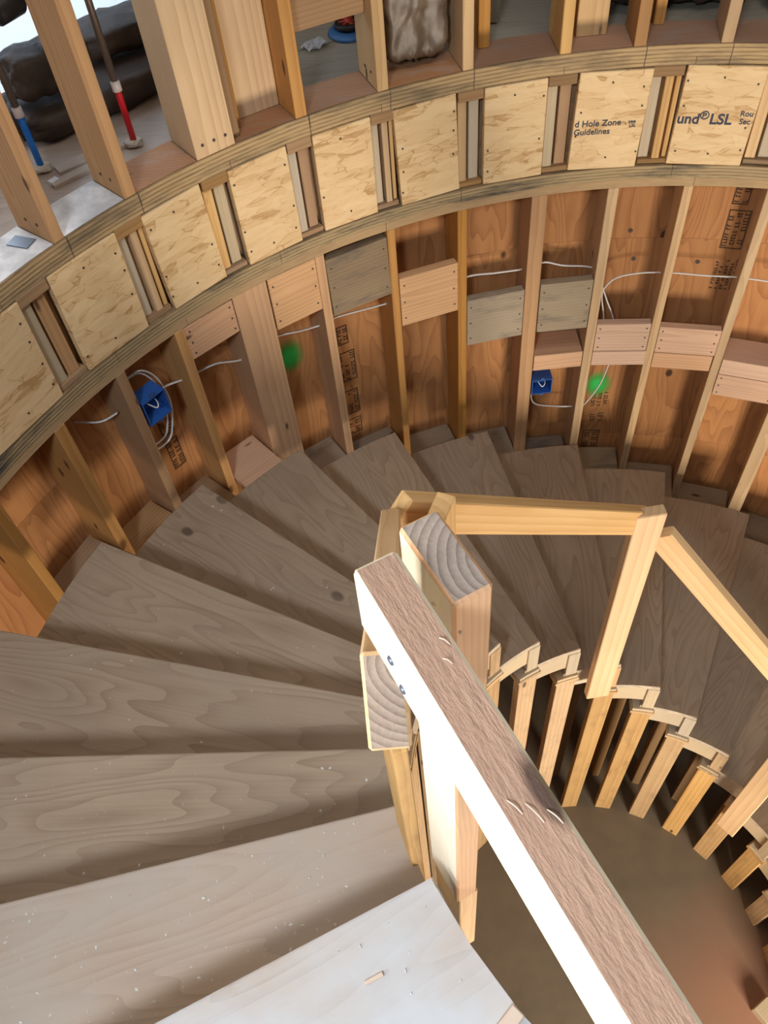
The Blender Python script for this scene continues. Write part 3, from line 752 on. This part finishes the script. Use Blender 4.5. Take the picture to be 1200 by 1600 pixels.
# ------------------------------------------------------------------ things beyond the upper wall
def pex(name, x, y, m1, label, hz=.165):
    o = root(name, (x, y, -.02), label, 'pipe')
    tube('pipe', [(x, y, -.02), (x, y, hz)], .0105, m1, o, smooth=False)
    lathe('collar', [(.010, 0), (.0145, .002), (.0145, .026), (.012, .030), (.010, .032)], M['collar'], o, Matrix.Translation((x, y, hz - .012)), 14)
    tube('riser_pipe', [(x, y, hz + .0205), (x, y, hz + .30), (x + .01, y + .005, 1.6)], .011, M['copper'], o, smooth=False)
    lump('sealing_foam', (x, y, -.0195), (.055, .05, .022), M['foam'], o, seed=x, amp=.5, sub=3, square=.1)
    return o
pex('water_pipe', -1.429, 1.965, M['pipe_red'], 'red plastic water pipe rising from white foam in the floor')
pex('water_pipe', -1.708, 1.880, M['pipe_blue'], 'blue plastic water pipe rising from white foam in the floor')
o = root('drain_pipe', (-1.9, 2.0, .4), 'black plastic drain pipe with coupling crossing the upper left corner', 'pipe')
pa, pb = cyl(2.62, 137.5, .37), cyl(2.75, 127.6, .355)
x_ = (pb - pa).normalized(); mwp = Matrix.Translation(pa) @ x_.to_track_quat('Z', 'Y').to_matrix().to_4x4(); Lp = (pb - pa).length
lathe('pipe', [(.030, -.2), (.030, Lp)], M['black'], o, mwp, 24)
lathe('coupling', [(.031, Lp * .55), (.042, Lp * .56), (.042, Lp * .72), (.036, Lp * .73), (.036, Lp * .78), (.042, Lp * .79), (.042, Lp * .97), (.031, Lp * .98)], M['black'], o, mwp, 24)
# batts of insulation lying behind the pipes
tag(lump('insulation_batt', cyl(2.76, 125.2, -.02), (.60, .30, .10), M['batt'], rz=R_(125.2 - 90), seed=2, amp=.10), 'long dark insulation batt lying behind the red pipe', 'insulation', 'dark insulation batts')
tag(lump('insulation_batt', cyl(2.86, 121.2, .085), (.36, .22, .085), M['batt'], rz=R_(120 - 90), seed=5, amp=.12), 'dark insulation batt on top of the long one, right of the red pipe', 'insulation', 'dark insulation batts')
tag(lump('insulation_batt', cyl(2.74, 128.4, .09), (.20, .16, .14), M['batt'], rz=R_(129 - 90), seed=9, amp=.14), 'dark insulation batt below the black drain pipe', 'insulation', 'dark insulation batts')
tag(lump('insulation_batt', cyl(2.80, 134.3, -.02), (.18, .16, .10), M['batt'], rz=R_(129 - 90), seed=11, amp=.14), 'small dark insulation batt on the floor behind the blue pipe', 'insulation', 'dark insulation batts')
tag(lump('insulation_bag', cyl(2.305, 102.9, .003), (.205, .13, .46), M['batt_bag'], rz=R_(102.9 - 90), seed=4, amp=.13, sub=5, square=.75), 'brown plastic wrapped insulation standing between two upper studs', 'insulation')
tag(lump('insulation_bag', cyl(2.50, 84.0, -.02), (.20, .20, .40), M['batt'], rz=R_(84 - 90), seed=14, amp=.13, sub=4, square=.5), 'dark wrapped insulation behind the set back pale post', 'insulation')
tag(lump('insulation_heap', cyl(2.56, 78.2, -.02), (.30, .26, .14), M['batt'], rz=R_(78 - 90), seed=21, amp=.22), 'low dark insulation heap beyond the second bay from the right', 'insulation')
tag(lump('insulation_heap', cyl(2.52, 70.6, -.02), (.26, .24, .13), M['batt'], rz=R_(72 - 90), seed=27, amp=.22), 'dark insulation heap at the top right corner', 'insulation')
# scrap paper, round tool, steel plate
bm = bmesh.new(); N = 6; g = {}
q = random.Random(3)
for i in range(N + 1):
    for j in range(N + 1):
        g[i, j] = bm.verts.new(((i / N - .5) * .085, (j / N - .5) * .06, .012 + q.uniform(-.008, .012)))
for i in range(N):
    for j in range(N): bm.faces.new((g[i, j], g[i + 1, j], g[i + 1, j + 1], g[i, j + 1]))
bmesh.ops.solidify(bm, geom=list(bm.faces), thickness=.0012)
tag(put('paper_scrap', finish(bm, 'paper_scrap'), M['paper'], None, Matrix.Translation((-.835, 2.475, -.020)) @ Matrix.Rotation(.5, 4, 'Z')), 'crumpled white paper scrap on the grey floor boards', 'paper')
bp = (-.712, 2.548, -.020)
o = root('hose_reel', bp, 'round blue tool with red spoked wheel on the grey boards', 'tool')
lathe('base', [(.001, .001), (.068, .001), (.075, .006), (.070, .016), (.045, .022), (.001, .022)], M['tool_blue'], o, Matrix.Translation(bp), 28)
lathe('rim', [(.030, .0225), (.046, .024), (.050, .034), (.044, .044), (.032, .042)], M['black'], o, Matrix.Translation(bp), 28)
for k in range(6):
    a = k * PI / 3; m_ = Matrix.Translation(Vector(bp) + Vector((math.cos(a) * .017, math.sin(a) * .017, .042))) @ Matrix.Rotation(a, 4, 'Z')
    put('spoke', boxmesh(.032, .008, .008, .001, 'spoke'), M['red'], o, m_)
lathe('hub', [(.001, .0225), (.011, .0225), (.011, .052), (.001, .052)], M['red'], o, Matrix.Translation(bp), 16)
lathe('inner_disc', [(.001, .0222), (.031, .0222), (.031, .036), (.001, .036)], M['red'], o, Matrix.Translation(bp), 20)
A_, B_ = Vector((-1.735, 1.500, .0035)), Vector((-1.672, 1.470, .0035))
tag(beam('steel_plate', A_, B_, .045, .003, M['plate'], None, bev=.0005), 'blue grey steel guard plate lying on the white dusted plate', 'plate')
# debris along the pipes: offcuts and a sheet edge
for k, (x, y, rz, L, w, lab) in enumerate(((-1.60, 1.83, .62, .16, .035, 'narrow wood offcut on the dusty floor between blue pipe and stud'), (-1.55, 1.93, .55, .26, .05, 'long wood offcut lying behind the narrow one near the pipes'), (-1.66, 1.80, .8, .03, .022, 'small white block at the foot of the blue pipe'))):
    tag(put('wood_offcut', boxmesh(L, w, .012 if k < 2 else .016, .001, 'off%d' % k), M['paper'] if k == 2 else M['subfloor'], None, Matrix.Translation((x, y, -.0135 if k < 2 else -.0115)) @ Matrix.Rotation(rz, 4, 'Z')), lab, 'offcut')

# ------------------------------------------------------------------ litter on the stair and the lower floor
bits = bmesh.new(); q = random.Random(11)
def inside(i, r, t):
    return tz(i) + .0006, cyl(r, tth(i) + t, 0)
for i, cnt in ((0, 150), (1, 200), (2, 40), (3, 25), (4, 25), (5, 15), (9, 6), (10, 6)):
    for k in range(cnt):
        r = math.sqrt(q.uniform(.86 ** 2, 1.95 ** 2)); t_ = q.uniform(.6, 11.5) if i else q.uniform(.6, 20)
        z, p = inside(i, r, t_); s = q.choice((.0012, .0016, .0022, .003, .0045)); a = q.uniform(0, PI)
        e = Vector((math.cos(a), math.sin(a), 0)) * s; f = Vector((-math.sin(a), math.cos(a), 0)) * s * q.uniform(.3, .8)
        p.z = z; h_ = Vector((0, 0, s * .6))
        v = [bits.verts.new(c_) for c_ in (p - e, p + f, p + e, p - f, p + h_)]
        for u in range(4): bits.faces.new((v[u], v[(u + 1) % 4], v[4]))
tag(put('sawdust', finish(bits, 'sawdust'), M['dustbit'], None, None), 'scattered sawdust crumbs on the upper treads', 'sawdust', None, 'stuff')
def chip(i, r, t_, L, w, rz, lab):
    z, p = inside(i, r, t_); p.z = z + .0022
    tag(put('wood_chip', boxmesh(L, w, .004, .001, 'chip'), M['chip'], None, Matrix.Translation(p) @ Matrix.Rotation(rz, 4, 'Z')), lab, 'chip')
chip(0, .985, 5.2, .030, .007, .35, 'pink wood chip on the pale topmost tread')
o = tag(tube('fibre_strand', [(-1.93, .02, tz(3) + .004), (-1.90, .06, tz(3) + .006), (-1.90, .10, tz(3) + .004), (-1.87, .20, tz(3) + .02), (-1.84, .31, tz(3) + .07), (-1.85, .36, tz(4) + .02)], .0028, M['string']), 'frayed tan strand hanging at the wall side of a left tread', 'string')
tag(tube('wood_splinter', [cyl(1.02, 181.2, tz(3) + .003), cyl(1.07, 183.2, tz(3) + .004)], .0016, M['chip']), 'thin pale splinter on a tread near the rail end', 'splinter')
tag(put('wood_offcut', boxmesh(.09, .08, .07, .003, 'scrap'), M['skirt'], None, Matrix.Translation((.735, -.25, ZF + .0352)) @ Matrix.Rotation(.5, 4, 'Z')), 'pale wood offcut lying on the lower floor at the right', 'offcut')
tag(put('wood_offcut', boxmesh(.05, .022, .016, .002, 'bit'), M['chip'], None, Matrix.Translation(cyl(.864, -145.1, Z0 + .0085)) @ Matrix.Rotation(.7, 4, 'Z')), 'small pinkish wood offcut at the edge of the pale topmost tread', 'offcut')
